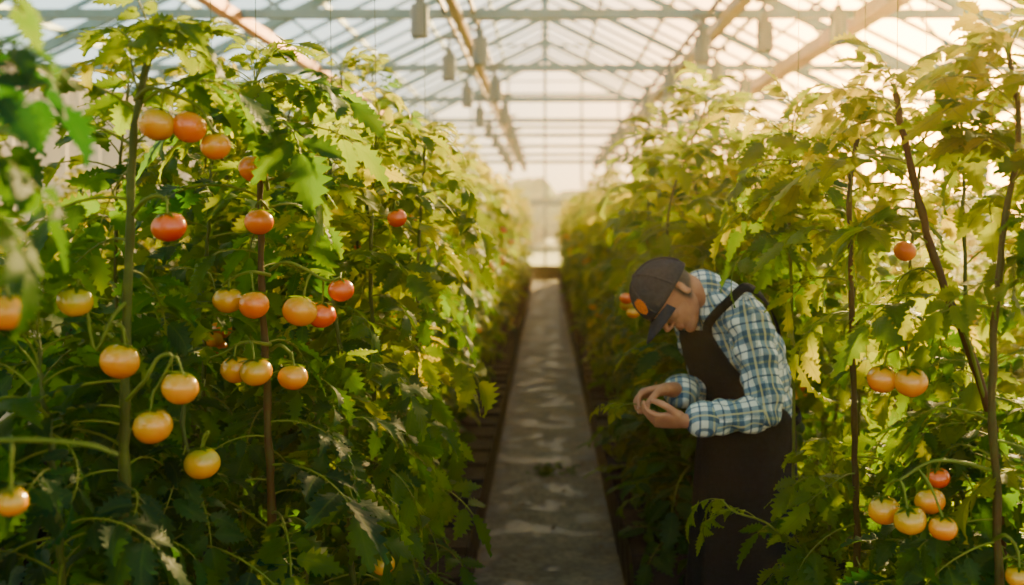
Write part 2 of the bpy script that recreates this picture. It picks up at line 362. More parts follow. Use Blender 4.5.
# ------------------------------------------------------------ site
M_CONC,nt,out=newmat('worn_concrete')
b=N(nt,'ShaderNodeBsdfPrincipled'); n1=noise(nt,1.6,6); n2=noise(nt,4,9); n3=noise(nt,30,5)
c=mixc(nt,.6,ramp(nt,n1,[(.35,(.075,.050,.034)),(.5,(.18,.13,.095)),(.65,(.29,.225,.17))]),ramp(nt,n2,[(.42,(.025,.016,.010)),(.5,(.16,.12,.085)),(.6,(.30,.24,.185))]))
c=mixc(nt,.5,c,ramp(nt,n3,[(.38,(.25,.2,.16)),(.58,(1,.95,.9))]),'MULTIPLY')
nt.links.new(c,b.inputs['Base Color']); nt.links.new(ramp(nt,n2,[(.42,(.45,.45,.45)),(.55,(.9,.9,.9))]),b.inputs['Roughness']); b.inputs['Specular IOR Level'].default_value=.2
bp=N(nt,'ShaderNodeBump'); bp.inputs['Strength'].default_value=.6; bp.inputs['Distance'].default_value=.015
nt.links.new(n2,bp.inputs['Height']); nt.links.new(bp.outputs[0],b.inputs['Normal']); nt.links.new(b.outputs[0],out.inputs[0])
M_SOIL=simple('soil',(.03,.020,.013),.95,0,25,.5,.6,.2)
M_GRASS=simple('meadow_grass',(.22,.22,.04),.95,0,.6,.4)
M_BLACK=simple('black_plastic',(.005,.005,.006),.6,0,20,.3,.1,.25)
M_FRAME=simple('galvanised_steel',(.15,.24,.26),.5,.2,8,.15)
M_RUST=simple('copper_heating_pipe',(.48,.15,.03),.45,.3,5,.3)
M_GREY=simple('grey_rail_metal',(.17,.11,.06),.4,.4,5,.25)
M_LAMP=simple('lamp_housing_metal',(.12,.15,.16),.45,.3,20,.1)
def slab(name,lo,hi,mat):
    a=Acc(); box(a,lo,hi); return obj(name,a.mesh(name,[mat],smooth=False))
slab('floor',(-6,-3,-.1),(6,30,0),M_CONC)
g=Acc(); g.add([(-150,-60,-.12),(150,-60,-.12),(150,300,-.12),(-150,300,-.12)],[(0,1,2,3)]); obj('ground',g.mesh('ground',[M_GRASS]))
def frus(acc,x0,x1,y0,y1,z0,z1,t,mat=0):
    V=[(x0+t,y0+t,z0),(x1-t,y0+t,z0),(x1-t,y1-t,z0),(x0+t,y1-t,z0),(x0,y0,z1),(x1,y0,z1),(x1,y1,z1),(x0,y1,z1)]
    acc.add(V,[(0,1,5,4),(1,2,6,5),(2,3,7,6),(3,0,4,7),(0,3,2,1)],mat)
def planter(x0,x1,y0,y1):
    a=Acc(); h=.36; n=max(1,int(round((x1-x0)/.38))); w=(x1-x0)/n; y=y0
    while y+.38<=y1+.01:
        for i in range(n):
            xa=x0+i*w+.012; xb=x0+(i+1)*w-.012; ya=y+.02; yb=y+.36
            frus(a,xa,xb,ya,yb,0,h-.04,.02); frus(a,xa-.008,xb+.008,ya-.010,yb+.010,h-.045,h,.004)
            a.add([(xa,ya,h-.02),(xb,ya,h-.02),(xb,yb,h-.02),(xa,yb,h-.02)],[(0,1,2,3)],1)
        y+=.38
    me=a.mesh('plant_pots',[M_BLACK,M_SOIL],((x0+x1)/2,y0,0),False); obj('plant_pots',me,((x0+x1)/2,y0,0))
planter(-1.45,-.30,1.3,29.2); planter(.33,1.47,4.25,29.2); planter(.82,1.55,1.6,3.3)
for x in (-2.5,2.6,-4.3,4.3): planter(x-.38,x+.38,3 if abs(x)<3 else 4.6,29.2)
a=Acc(); rl=np.random.default_rng(5)
for _ in range(320):
    V,Q,A=leaflet(rl,rl.uniform(.015,.05),rl.uniform(.012,.03),True); an=rl.uniform(0,6.28); R=np.array(Matrix.Rotation(an,3,'Z'))
    side=rl.choice([-1,1]); x=side*min(.27,abs(.28-abs(rl.normal(0,.12))))+.02
    V=V@R.T; V[:,2]=np.abs(V[:,2])*.5+.002; a.add(V+[x,rl.uniform(3.5,18),0],Q,0)
obj('fallen_leaves',a.mesh('fallen_leaves',[simple('dry_leaf',(.12,.06,.022),.9,0,30,.6)]))
a=Acc()
for _ in range(26): put_leaf(a,rl,LIB_HI,np.array([.05+rl.normal(0,.06),7.2+rl.normal(0,.12),.0]),rl.uniform(0,6.28),rl.uniform(.2,.8),rl.uniform(.25,.4),.45)
obj('weed_tuft',a.mesh('weed_tuft',PM))
# ------------------------------------------------------------ greenhouse shell
EAVE=3.15; RIDGE=6.1; HW=6.0; Y0=-3; Y1=30.; TIE=3.25
def glass(name,tint,milk,mc):
    m,nt,out=newmat(name); t=N(nt,'ShaderNodeBsdfTransparent'); t.inputs[0].default_value=(*tint,1)
    d=N(nt,'ShaderNodeBsdfTranslucent'); d.inputs[0].default_value=(*mc,1)
    gl=N(nt,'ShaderNodeBsdfGlossy'); gl.inputs['Roughness'].default_value=.1
    nz=noise(nt,.8,5); f=math_(nt,'MULTIPLY',ramp(nt,nz,[(.3,(.6,.6,.6)),(.7,(1,1,1))]),milk)
    mx=N(nt,'ShaderNodeMixShader'); nt.links.new(f,mx.inputs[0]); nt.links.new(t.outputs[0],mx.inputs[1]); nt.links.new(d.outputs[0],mx.inputs[2])
    m2=N(nt,'ShaderNodeMixShader'); m2.inputs[0].default_value=.04; nt.links.new(mx.outputs[0],m2.inputs[1]); nt.links.new(gl.outputs[0],m2.inputs[2])
    nt.links.new(m2.outputs[0],out.inputs[0]); return m
M_ROOF=glass('roof_glass',(.92,.97,.97),.06,(.85,.92,.92)); M_WALL=glass('wall_glass',(.97,.97,.92),.06,(.9,.88,.78))
def quad(name,pts,mat):
    a=Acc(); a.add(pts,[(0,1,2,3)]); return obj(name,a.mesh(name,[mat],smooth=False))
quad('roof_glazing',[(-HW,Y0,EAVE),(0,Y0,RIDGE),(0,Y1,RIDGE),(-HW,Y1,EAVE)],M_ROOF)
quad('roof_glazing',[(HW,Y0,EAVE),(HW,Y1,EAVE),(0,Y1,RIDGE),(0,Y0,RIDGE)],M_ROOF)
quad('wall_left',[(-HW,Y0,0),(-HW,Y1,0),(-HW,Y1,EAVE),(-HW,Y0,EAVE)],M_WALL)
quad('wall_right',[(HW,Y0,0),(HW,Y0,EAVE),(HW,Y1,EAVE),(HW,Y1,0)],M_WALL)
a=Acc(); a.add([(-HW,Y1,0),(HW,Y1,0),(HW,Y1,EAVE),(-HW,Y1,EAVE),(0,Y1,RIDGE),(0,Y1,EAVE)],[(0,1,2,3)]); 
a.add([(-HW,Y1,EAVE),(0,Y1,EAVE),(0,Y1,RIDGE),(-HW/2,Y1,(EAVE+RIDGE)/2)],[(0,1,2,3)]); a.add([(HW,Y1,EAVE),(HW/2,Y1,(EAVE+RIDGE)/2),(0,Y1,RIDGE),(0,Y1,EAVE)],[(0,1,2,3)])
obj('wall_back',a.mesh('wall_back',[M_WALL],smooth=False))
fr=Acc(); sl=(RIDGE-EAVE)/HW
y=Y0
while y<=Y1+.01:
    for s in (-1,1): beam(fr,(s*HW,y,EAVE),(0,y,RIDGE),.04,.05)
    y+=1.0
for f in np.linspace(0,1,7):
    for s in (-1,1):
        x=s*HW*(1-f); z=EAVE+(RIDGE-EAVE)*f; beam(fr,(x,Y0,z-.03),(x,Y1,z-.03),.05,.06)
beam(fr,(0,Y0,RIDGE-.05),(0,Y1,RIDGE-.05),.14,.12)
for s in (-1,1):
    beam(fr,(s*HW,Y0,EAVE),(s*HW,Y1,EAVE),.15,.15); beam(fr,(s*HW,Y0,1.0),(s*HW,Y1,1.0),.06,.06)
    y=Y0
    while y<=Y1: beam(fr,(s*HW,y,0),(s*HW,y,EAVE),.08,.08); y+=1.5
obj('roof_frame',fr.mesh('roof_frame',[M_FRAME],smooth=False))
tr=Acc()
beam(tr,(-HW,0,TIE),(HW,0,TIE),.06,.07)
for s in (-1,1):
    beam(tr,(s*HW,0,EAVE-.06),(0,0,RIDGE-.1),.07,.11)
    beam(tr,(s*2.0,0,TIE),(s*3.4,0,RIDGE-3.4*sl-.08),.03,.03)
    beam(tr,(s*4.4,0,TIE),(s*3.4,0,RIDGE-3.4*sl-.08),.03,.03); beam(tr,(s*1.2,0,5.4),(0,0,5.4),.035,.035)
beam(tr,(0,0,TIE),(0,0,RIDGE-.1),.04,.04)
trm=tr.mesh('roof_truss',[M_FRAME],smooth=False)
for y in np.arange(2.5,29.6,3.0): obj('roof_truss',trm,(0,y,0))
bw=Acc()
for x in np.arange(-6,6.1,1.0): beam(bw,(x,Y1-.05,0),(x,Y1-.05,RIDGE-abs(x)*sl),.06,.06)
for z in (.9,2.2,TIE,4.2,5.1):
    w=HW if z<=EAVE+.2 else (RIDGE-z)/sl; beam(bw,(-w,Y1-.05,z),(w,Y1-.05,z),.06,.08)
for s in (-1,1): beam(bw,(s*HW,Y1-.05,EAVE),(0,Y1-.05,RIDGE),.1,.1)
box(bw,(-6,Y1-.08,0),(-.55,Y1-.02,.55),1); box(bw,(.55,Y1-.08,0),(6,Y1-.02,.55),1)
obj('trim_1',bw.mesh('back_wall_frame',[M_FRAME,simple('dwarf_wall',(.2,.17,.13))],smooth=False))
d=Acc()
for x in (-.5,.5): beam(d,(x,Y1-.12,0),(x,Y1-.12,2.1),.08,.06)
beam(d,(-.5,Y1-.12,2.1),(.5,Y1-.12,2.1),.06,.08); beam(d,(-.5,Y1-.12,1.0),(.5,Y1-.12,1.0),.05,.06); box(d,(-.48,Y1-.14,0.02),(.48,Y1-.1,.45),1); box(d,(.38,Y1-.2,1.0),(.41,Y1-.14,1.18))
obj('door_1',d.mesh('door',[M_FRAME,simple('door_kick_panel',(.07,.05,.03),.8,0,20,.2,0,.1)],smooth=False))
tl_=Acc(); rt=np.random.default_rng(9)
for k in range(46):
    x=-70+k*3.1+rt.uniform(-1,1); yy=75+rt.uniform(-6,6); hh=rt.uniform(2.4,4.2); ww=rt.uniform(1.8,3.0); th=np.linspace(.05,math.pi-.05,12); ph=np.arange(16)*2*math.pi/16; T_,PH=np.meshgrid(th,ph,indexing='ij')
    rr=1+.16*np.sin(5*PH+k)*np.sin(4*T_)+rt.normal(0,.07,T_.shape)
    V=np.stack([x+ww*rr*np.sin(T_)*np.cos(PH),yy+ww*rr*np.sin(T_)*np.sin(PH),hh*.55+hh*.5*rr*np.cos(T_)],-1).reshape(-1,3); tl_.add(V,grid_q(12,16,True))
    V,Q=tube(np.array([(x,yy,-.1),(x,yy,hh*.4)]),.25,8); tl_.add(V,Q)
obj('tree_line',tl_.mesh('tree_line',[simple('tree_foliage',(.16,.20,.03),.9,0,.8,.5,.8)]))
def rail(x,z,w,h,mat,ladder=False):
    a=Acc(); beam(a,(x,Y0,z),(x,29,z),w,h)
    if ladder:
        beam(a,(x-.11,Y0,z+.06),(x-.11,29,z+.06),.03,.03); beam(a,(x+.11,Y0,z+.06),(x+.11,29,z+.06),.03,.03)
        for y in np.arange(-2,29,.75): beam(a,(x-.12,y,z+.06),(x+.12,y,z+.06),.03,.02)
    for y in np.arange(2.5,29,3.0): beam(a,(x,y,z),(x,y,TIE+.02),.02,.02)
    o=obj('ceiling_rail' if ladder else 'heating_pipe',a.mesh('rail',[mat],smooth=False)); return o
rail(-2.38,3.22,.09,.08,M_RUST); rail(2.46,3.22,.15,.11,M_RUST); rail(-.66,3.2,.06,.07,M_GREY,True); rail(1.38,3.2,.08,.08,M_GREY,True)
la=Acc()
V,Q=tube(np.array([(0,0,0),(0,0,.001),(0,0,-.05),(0,0,-.055),(0,0,-.26),(0,0,-.27),(0,0,-.28)]),np.array([.001,.03,.03,.06,.06,.055,.001]),16); la.add(V,Q)
V,Q=tube(np.array([(0,0,0),(0,0,.10)]),.01,6); la.add(V,Q); box(la,(-.07,-.02,.08),(.09,.02,.11))
lm=la.mesh('grow_lamp',[M_LAMP],smooth=False)
for x,o,st in ((-.82,0,2.2),(-.5,1.3,2.6),(1.56,.6,2.2),(1.20,1.2,2.2),(2.0,.3,3.5)):
    for y in np.arange(7.2+o,28,st): obj('grow_lamp',lm,(x,y,3.12))
n=160; ys=np.linspace(3.4,11,n); V=[];
for z in (0.05,1.3,2.45,2.62):
    for i,yy in enumerate(ys): V.append((-3.35+.07*math.sin(i*.9)+.03*math.sin(i*.31),yy,z))
a=Acc(); a.add(V,grid_q(4,n)); m,nt,out=newmat('shade_cloth_white'); dd=N(nt,'ShaderNodeBsdfDiffuse'); dd.inputs[0].default_value=(.75,.62,.50,1)
t=N(nt,'ShaderNodeBsdfTranslucent'); t.inputs[0].default_value=(.8,.68,.54,1); mx=N(nt,'ShaderNodeMixShader'); mx.inputs[0].default_value=.5
nt.links.new(dd.outputs[0],mx.inputs[1]); nt.links.new(t.outputs[0],mx.inputs[2]); nt.links.new(mx.outputs[0],out.inputs[0])
V2,Q2=tube(np.array([(-3.35,3.3,2.64),(-3.35,11.1,2.64)]),.02,8); a.add(V2,Q2)
obj('shade_curtain',a.mesh('shade_curtain',[m]))
# ============================================================ gardener
def loft(vs,fs,pts,rl,rd,lat,k=20,sub=4,cap=True):
    pts=np.array(pts,float); n=len(pts); m=(n-1)*sub+1
    c=catmull(pts,m); A=catmull(np.stack([rl,rd,np.zeros(n)],1),m); t=np.gradient(c,axis=0); t/=np.linalg.norm(t,axis=1)[:,None]
    rings=[(c[i],t[i],A[i,0],A[i,1]) for i in range(m)]
    if cap:
        r0=min(A[0,0],A[0,1]); r1=min(A[-1,0],A[-1,1])
        rings=[(c[0]-t[0]*r0*e,t[0],A[0,0]*q,A[0,1]*q) for e,q in ((.62,.25),(.5,.6),(.28,.86))]+rings+[(c[-1]+t[-1]*r1*e,t[-1],A[-1,0]*q,A[-1,1]*q) for e,q in ((.28,.86),(.5,.6),(.62,.25))]
    b0=len(vs); lat=np.array(lat,float)
    for (cc,tt,a_,b_) in rings:
        l=nrm(lat-np.dot(lat,tt)*tt); dd=np.cross(tt,l)
        for j in range(k):
            an=j*2*math.pi/k; vs.append(tuple(cc+l*a_*math.cos(an)+dd*b_*math.sin(an)))
    R=len(rings)
    for i in range(R-1):
        for j in range(k): j2=(j+1)%k; fs.append((b0+i*k+j,b0+i*k+j2,b0+(i+1)*k+j2,b0+(i+1)*k+j))
    fs.append(tuple(b0+j for j in range(k))[::-1]); fs.append(tuple(b0+(R-1)*k+j for j in range(k)))
def ell(vs,fs,c,ax,k=18,m=10):
    b0=len(vs); c=np.array(c,float); ax=[np.array(a_,float) for a_ in ax]
    for i in range(m+1):
        th=.08+(math.pi-.16)*i/m
        for j in range(k):
            ph=2*math.pi*j/k; vs.append(tuple(c+ax[0]*math.sin(th)*math.cos(ph)+ax[1]*math.sin(th)*math.sin(ph)+ax[2]*math.cos(th)))
    for i in range(m):
        for j in range(k): j2=(j+1)%k; fs.append((b0+i*k+j,b0+(i+1)*k+j,b0+(i+1)*k+j2,b0+i*k+j2))
    fs.append(tuple(b0+j for j in range(k))); fs.append(tuple(b0+m*k+j for j in range(k))[::-1])
man=bpy.data.objects.new('gardener',None); scene.collection.objects.link(man)
def remeshed(name,vs,fs,voxel,it,mat):
    me=bpy.data.meshes.new(name); me.from_pydata(vs,[],fs); me.update()
    o=obj(name,me,parent=man); r=o.modifiers.new('r','REMESH'); r.mode='VOXEL'; r.voxel_size=voxel
    s=o.modifiers.new('s','SMOOTH'); s.iterations=it; s.factor=.5
    dg=bpy.context.evaluated_depsgraph_get(); m2=bpy.data.meshes.new_from_object(o.evaluated_get(dg)); o.modifiers.clear(); o.data=m2
    m2.polygons.foreach_set('use_smooth',np.ones(len(m2.polygons),bool)); m2.materials.clear(); m2.materials.append(mat); return o
def coords(me): a_=np.empty(len(me.vertices)*3,np.float32); me.vertices.foreach_get('co',a_); return a_.reshape(-1,3).astype(float)
def setattr_(me,name,A):
    at=me.attributes.new(name,'FLOAT_VECTOR','POINT'); at.data.foreach_set('vector',A.astype(np.float32).ravel())
yaw=math.radians(25); fwd=np.array([-math.cos(yaw),-math.sin(yaw),0]); left=np.array([math.sin(yaw),-math.cos(yaw),0])
YM=3.70
TP=[P(745,470,YM+.06),P(748,425,YM+.05),P(745,385,YM+.03),P(733,344,YM),P(716,310,YM-.03),P(703,295,YM-.04)]
TL=[.170,.160,.168,.180,.168,.09]; TD=[.125,.138,.147,.140,.108,.065]
chest=TP[4]
SL=chest+left*.165+np.array([0.01,0,-.01]); SR=chest-left*.165+np.array([0,0,-.01])
EL=P(768,412,3.40); WL=P(686,421,3.36)
ER=P(712,396,3.80); WR=P(668,389,3.52)
def skinmat():
    m,nt,out=newmat('skin'); b=N(nt,'ShaderNodeBsdfPrincipled'); nz=noise(nt,25,5)
    nt.links.new(ramp(nt,nz,[(.3,(.40,.15,.08)),(.7,(.56,.25,.14))]),b.inputs['Base Color']); b.inputs['Roughness'].default_value=.5
    b.inputs['Subsurface Weight'].default_value=.12; b.inputs['Subsurface Scale'].default_value=.01
    bp=N(nt,'ShaderNodeBump'); bp.inputs['Strength'].default_value=.15; bp.inputs['Distance'].default_value=.002; nt.links.new(noise(nt,180,3),bp.inputs['Height']); nt.links.new(bp.outputs[0],b.inputs['Normal'])
    nt.links.new(b.outputs[0],out.inputs[0]); return m
M_SKIN=skinmat()
def plaid():
    m,nt,out=newmat('plaid_flannel'); at=N(nt,'ShaderNodeAttribute',attribute_name='cuv'); sep=N(nt,'ShaderNodeSeparateXYZ'); nt.links.new(at.outputs['Vector'],sep.inputs[0])
    col=(.78,.78,.74)
    c=None
    per=.086
    for k in (0,1):
        f=math_(nt,'FRACT',math_(nt,'DIVIDE',math_(nt,'ADD',sep.outputs[k],10.0),per))
        wide=math_(nt,'MULTIPLY',math_(nt,'LESS_THAN',f,.44),.78)
        thin=math_(nt,'MULTIPLY',math_(nt,'LESS_THAN',math_(nt,'ABSOLUTE',math_(nt,'SUBTRACT',f,.72)),.035),.8)
        thin2=math_(nt,'MULTIPLY',math_(nt,'LESS_THAN',math_(nt,'ABSOLUTE',math_(nt,'SUBTRACT',f,.22)),.04),.6)
        c=mixc(nt,wide,c if c is not None else col,(.06,.19,.36),'MULTIPLY')
        c=mixc(nt,thin,c,(.03,.08,.18)); c=mixc(nt,thin2,c,(.72,.62,.30))
    b=N(nt,'ShaderNodeBsdfPrincipled'); nt.links.new(c,b.inputs['Base Color']); b.inputs['Roughness'].default_value=.85; b.inputs['Specular IOR Level'].default_value=.2
    bp=N(nt,'ShaderNodeBump'); bp.inputs['Strength'].default_value=.8; bp.inputs['Distance'].default_value=.018; nt.links.new(noise(nt,16,4),bp.inputs['Height']); nt.links.new(bp.outputs[0],b.inputs['Normal'])
    nt.links.new(b.outputs[0],out.inputs[0]); return m
vs=[];fs=[]
loft(vs,fs,TP[:5]+[P(699,291,YM-.045)],TL[:5]+[.078],TD[:5]+[.064],left,k=28)
def arm(vs,fs,S,E,W,endf):
    a0=S+(chest-S)*.25; cuff=E+(W-E)*endf
    loft(vs,fs,[a0,S+(E-S)*.12,S+(E-S)*.5,E+(S-E)*.12,E+(W-E)*.12,E+(W-E)*endf*.6,cuff],[.07,.072,.064,.058,.056,.053,.051],[.07,.070,.062,.058,.056,.052,.050],(0,1,.2),k=18)
arm(vs,fs,SL,EL,WL,.78); arm(vs,fs,SR,ER,WR,.70)
shirt=remeshed('plaid_shirt',vs,fs,.007,5,plaid())
C=coords(shirt.data); bones=[(TP[0],TP[2],.14,left),(TP[2],TP[4],.13,left),(SL,EL,.06,np.array([0,1,0])),(EL,WL,.05,np.array([0,1,0])),(SR,ER,.06,np.array([0,1,0])),(ER,WR,.05,np.array([0,1,0]))]
best=np.full(len(C),9.); UV=np.zeros((len(C),3)); off=[0,np.linalg.norm(TP[2]-TP[0]),0,np.linalg.norm(EL-SL),0,.3]
for bi,(a_,b_,r,rf) in enumerate(bones):
    d=b_-a_; L=np.linalg.norm(d); t=d/L; u=(C-a_)@t; uc=np.clip(u,0,L); q=C-(a_+uc[:,None]*t); dist=np.linalg.norm(q,axis=1)-r
    l=nrm(rf-np.dot(rf,t)*t); dd=np.cross(t,l); 
    v_=np.arctan2((C-a_)@dd,(C-a_)@l)*(.155 if bi<2 else .062)
    k=dist<best; best[k]=dist[k]; UV[k]=np.stack([u+off[bi],v_,np.zeros(len(C))],1)[k]
setattr_(shirt.data,'cuv',UV)
shirt.data.update(); nr=np.empty(len(C)*3,np.float32); shirt.data.vertices.foreach_get('normal',nr); nr=nr.reshape(-1,3)
wr=.004*np.sin(UV[:,0]*95+3*np.sin(UV[:,1]*30))*np.sin(UV[:,1]*22+1)+.005*np.sin(C[:,0]*60+C[:,2]*75+2*np.sin(C[:,1]*25))
shirt.data.vertices.foreach_set('co',(C+nr*wr[:,None]).astype(np.float32).ravel())
vs=[];fs=[]
for E,W,e in ((EL,WL,.78),(ER,WR,.70)):
    c0=E+(W-E)*(e-.08); c1=E+(W-E)*(e+.10); loft(vs,fs,[c0,(c0+c1)/2,c1],[.054,.057,.053],[.054,.057,.053],(0,1,.2),k=18)
cu=remeshed('rolled_cuffs',vs,fs,.005,2,shirt.data.materials[0]); C=coords(cu.data); setattr_(cu.data,'cuv',np.stack([C[:,0],C[:,2]+C[:,1],C[:,1]],1))
vs=[];fs=[]; loft(vs,fs,[P(713,301,YM-.04),P(704,292,YM-.05),P(697,286,YM-.06)],[.092,.082,.074],[.080,.074,.066],left,k=24)
cl_=remeshed('shirt_collar',vs,fs,.005,2,shirt.data.materials[0]); C=coords(cl_.data); setattr_(cl_.data,'cuv',np.stack([C[:,0]*1.1,C[:,2]+C[:,1]*.7,C[:,1]],1))
CT=catmull(TP,101); CRR=catmull(np.stack([TL,TD,np.zeros(6)],1),101)
def body(t,ang,off=.0):
    t=np.clip(t,0,4.999); i=int(t*20); c=CT[i]; c2=CT[min(100,i+1)]; c1=CT[max(0,i-1)]
    R=CRR[i]; tt=nrm(c2-c1); l=nrm(left-np.dot(left,tt)*tt); dd=np.cross(tt,l)
    if np.dot(dd,fwd)<0: dd=-dd
    return c+l*(R[0]+off)*math.sin(ang)+dd*(R[1]+off)*math.cos(ang)
M_PANT=simple('dark_work_trousers',(.010,.014,.022),.9,0,35,.3,.3,.15); M_APR=simple('black_apron_canvas',(.006,.008,.013),.85,0,60,.3,.3,.15)
vs=[];fs=[]; hip=TP[0]
loft(vs,fs,[TP[1]+[0,0,.03],TP[0]+[0,0,.0],TP[0]-[0,0,.09]],[.16,.172,.15],[.135,.135,.12],left,k=24)
feet=[]
for s in (1,-1):
    h=hip+left*s*.085-[0,0,.05]; kn=np.array([h[0]-.03+.02*s,h[1]+.0,.49]); an=np.array([h[0]+.01,h[1],.09]); feet.append(an)
    loft(vs,fs,[h,(h+kn)/2,kn,(kn+an)/2,an],[.098,.088,.066,.064,.055],[.10,.092,.07,.068,.055],left,k=20)
remeshed('trousers',vs,fs,.009,4,M_PANT)
vs=[];fs=[]
for an in feet:
    loft(vs,fs,[an+[0,0,.05]-fwd*.01,an-[0,0,.04]-fwd*.02],[.048,.047],[.05,.052],left,k=16)
    loft(vs,fs,[np.array([an[0],an[1],.045])-fwd*.05,np.array([an[0],an[1],.05])+fwd*.06,np.array([an[0],an[1],.035])+fwd*.18],[.042,.047,.04],[.045,.045,.033],left,k=16)
bt=remeshed('work_boots',vs,fs,.006,3,simple('boot_leather',(.05,.03,.02),.6)); C=coords(bt.data); C[:,2]=np.maximum(C[:,2],0.0); bt.data.vertices.foreach_set('co',C.astype(np.float32).ravel())
na=25; rows=[]
for t,half,o in ((4.05,.55,.016),(3.6,.62,.018),(3.1,.75,.02),(2.6,.95,.02),(2.1,1.25,.02),(1.6,1.75,.02),(1.2,2.15,.02),(.8,2.3,.022),(.4,2.3,.026),(.1,2.3,.03)):
    rows.append([body(t,a_,o+.004*math.sin(a_*9+t*4)) for a_ in np.linspace(-half,half,na)])
last=rows[-1]; cen=TP[0]
for k in range(1,9):
    dz=.062*k; rr=[]
    for i,p_ in enumerate(last):
        a_=np.linspace(-2.3,2.3,na)[i]; h_=p_-cen; h_[2]=0; q=p_+h_*(.10*k/8)+nrm(h_)*(.016*math.sin(a_*7+.4)*k/5); q=q-np.array([0,0,dz]); rr.append(q)
    rows.append(rr)
a=Acc(); a.add(np.array(rows).reshape(-1,3),grid_q(len(rows),na)); ap=obj('apron',a.mesh('apron',[M_APR]),parent=man)
so=ap.modifiers.new('s','SOLIDIFY'); so.thickness=.005; so.offset=1
def strip(name,path,w,mat,nv):
    path=np.array(path); t=np.gradient(path,axis=0); V=[]
    for p_,t_,n_ in zip(path,t,nv):
        s=nrm(np.cross(t_,n_)); V+= [p_-s*w/2,p_+s*w/2]
    a=Acc(); a.add(V,grid_q(len(path),2)); o=obj(name,a.mesh(name,[mat]),parent=man); m=o.modifiers.new('s','SOLIDIFY'); m.thickness=.005; m.offset=0; return o
for s,nm in ((1,'apron_strap_left'),(-1,'apron_strap_right')):
    pth=[body(3.95,.5*s,.02),body(4.25,.62*s,.032),body(4.5,.9*s,.045),body(4.55,1.5*s,.05),body(4.35,2.1*s,.036),body(3.7,2.6*s,.022),body(3.0,2.85*s,.018),body(2.0,3.14*s,.018),body(1.3,3.5*s,.02)]
    pc=catmull(pth,40); nv=[nrm(q-CT[int(np.argmin(np.linalg.norm(CT-q,axis=1)))]) for q in pc]; strip(nm,pc,.03,M_APR,nv)
pth=[body(1.3,a_,.025) for a_ in np.linspace(2.0,4.3,20)]; strip('apron_waist_tie',pth,.025,M_APR,[nrm(q-TP[1]) for q in pth])
# ---- head
hc=P(667,293,YM-.10); f_=nrm([-.38,-.34,-.84]); u_=np.array([-.88,-.02,.44]); u_=nrm(u_-np.dot(u_,f_)*f_); l_=np.cross(u_,f_)
HS=1.0
def h(a_,b_,c_): return hc+(l_*a_+f_*b_+u_*c_)*HS
def hv(a_,b_,c_): return (l_*a_+f_*b_+u_*c_)*HS
vs=[];fs=[]
ell(vs,fs,h(0,-.004,.0),[hv(.076,0,0),hv(0,.096,0),hv(0,0,.088)],26,16)
ell(vs,fs,h(0,.030,-.055),[hv(.060,0,0),hv(0,.060,0),hv(0,0,.068)])
ell(vs,fs,h(0,.066,-.112),[hv(.030,0,0),hv(0,.024,0),hv(0,0,.020)])
for s in (-1,1):
    loft(vs,fs,[h(.058*s,-.01,-.045),h(.052*s,.015,-.085),h(.022*s,.06,-.11)],[.014,.016,.016],[.02,.018,.018],l_,k=12)
    ell(vs,fs,h(.036*s,.068,-.036),[hv(.022,0,0),hv(0,.018,0),hv(0,0,.02)])
    ell(vs,fs,h(.079*s,-.012,-.028),[hv(.007,0,0),hv(.006*s,.015,0),hv(0,-.006,.027)])
    ell(vs,fs,h(.081*s,-.012,-.048),[hv(.006,0,0),hv(0,.009,0),hv(0,0,.009)])
    ell(vs,fs,h(.030*s,.084,.008),[hv(.022,0,0),hv(0,.010,0),hv(0,0,.007)])
    ell(vs,fs,h(.012*s,.100,-.053),[hv(.009,0,0),hv(0,.010,0),hv(0,0,.007)])
loft(vs,fs,[h(0,.088,-.004),h(0,.103,-.03),h(0,.114,-.048)],[.009,.011,.012],[.009,.010,.011],l_,k=12)
for z_,r_ in ((-.074,.007),(-.085,.008)): ell(vs,fs,h(0,.086,z_),[hv(.024,0,0),hv(0,.010,0),hv(0,0,r_)])
loft(vs,fs,[h(0,-.03,-.03),h(0,-.035,-.08),P(703,295,YM-.05),P(718,311,YM-.03)],[.058,.056,.06,.065],[.062,.058,.06,.065],left,k=20)
head=remeshed('head',vs,fs,.0035,3,M_SKIN)
C=coords(head.data); R=(C-hc)/HS; cl,cf,cu_=R@l_,R@f_,R@u_
hair=(1/(1+np.exp(np.clip((cf-.008)*400,-50,50))))*(1/(1+np.exp(np.clip(-(cu_+.070+.4*np.minimum(cf,0))*300,-50,50))))
ear=(np.abs(cl)>.0775)&(((cf+.012)/.018)**2+((cu_+.032)/.032)**2<1)
hair[ear]=0
lips=np.exp(-((cf-.095)/.012)**2-((cu_+.08)/.010)**2-(cl/.022)**2)
brow=(np.exp(-((np.abs(cl)-.032)/.018)**2-((cu_-.012)/.006)**2)*(cf>.07))
setattr_(head.data,'hm',np.stack([np.maximum(hair,brow*.9),lips,hair],1))
mh,nt,out=newmat('head_skin_and_hair'); b=N(nt,'ShaderNodeBsdfPrincipled'); at=N(nt,'ShaderNodeAttribute',attribute_name='hm'); sep=N(nt,'ShaderNodeSeparateXYZ'); nt.links.new(at.outputs['Vector'],sep.inputs[0])
c=ramp(nt,noise(nt,25,4),[(.3,(.40,.15,.08)),(.7,(.54,.24,.135))]); c=mixc(nt,math_(nt,'MULTIPLY',sep.outputs[1],.7),c,(.36,.09,.07))
hf=math_(nt,'MULTIPLY',sep.outputs[0],ramp(nt,noise(nt,300,2),[(.25,(.75,.75,.75)),(.5,(1,1,1))]))
c=mixc(nt,hf,c,(.04,.022,.014)); nt.links.new(c,b.inputs['Base Color']); b.inputs['Roughness'].default_value=.55; b.inputs['Subsurface Weight'].default_value=.1; b.inputs['Subsurface Scale'].default_value=.01
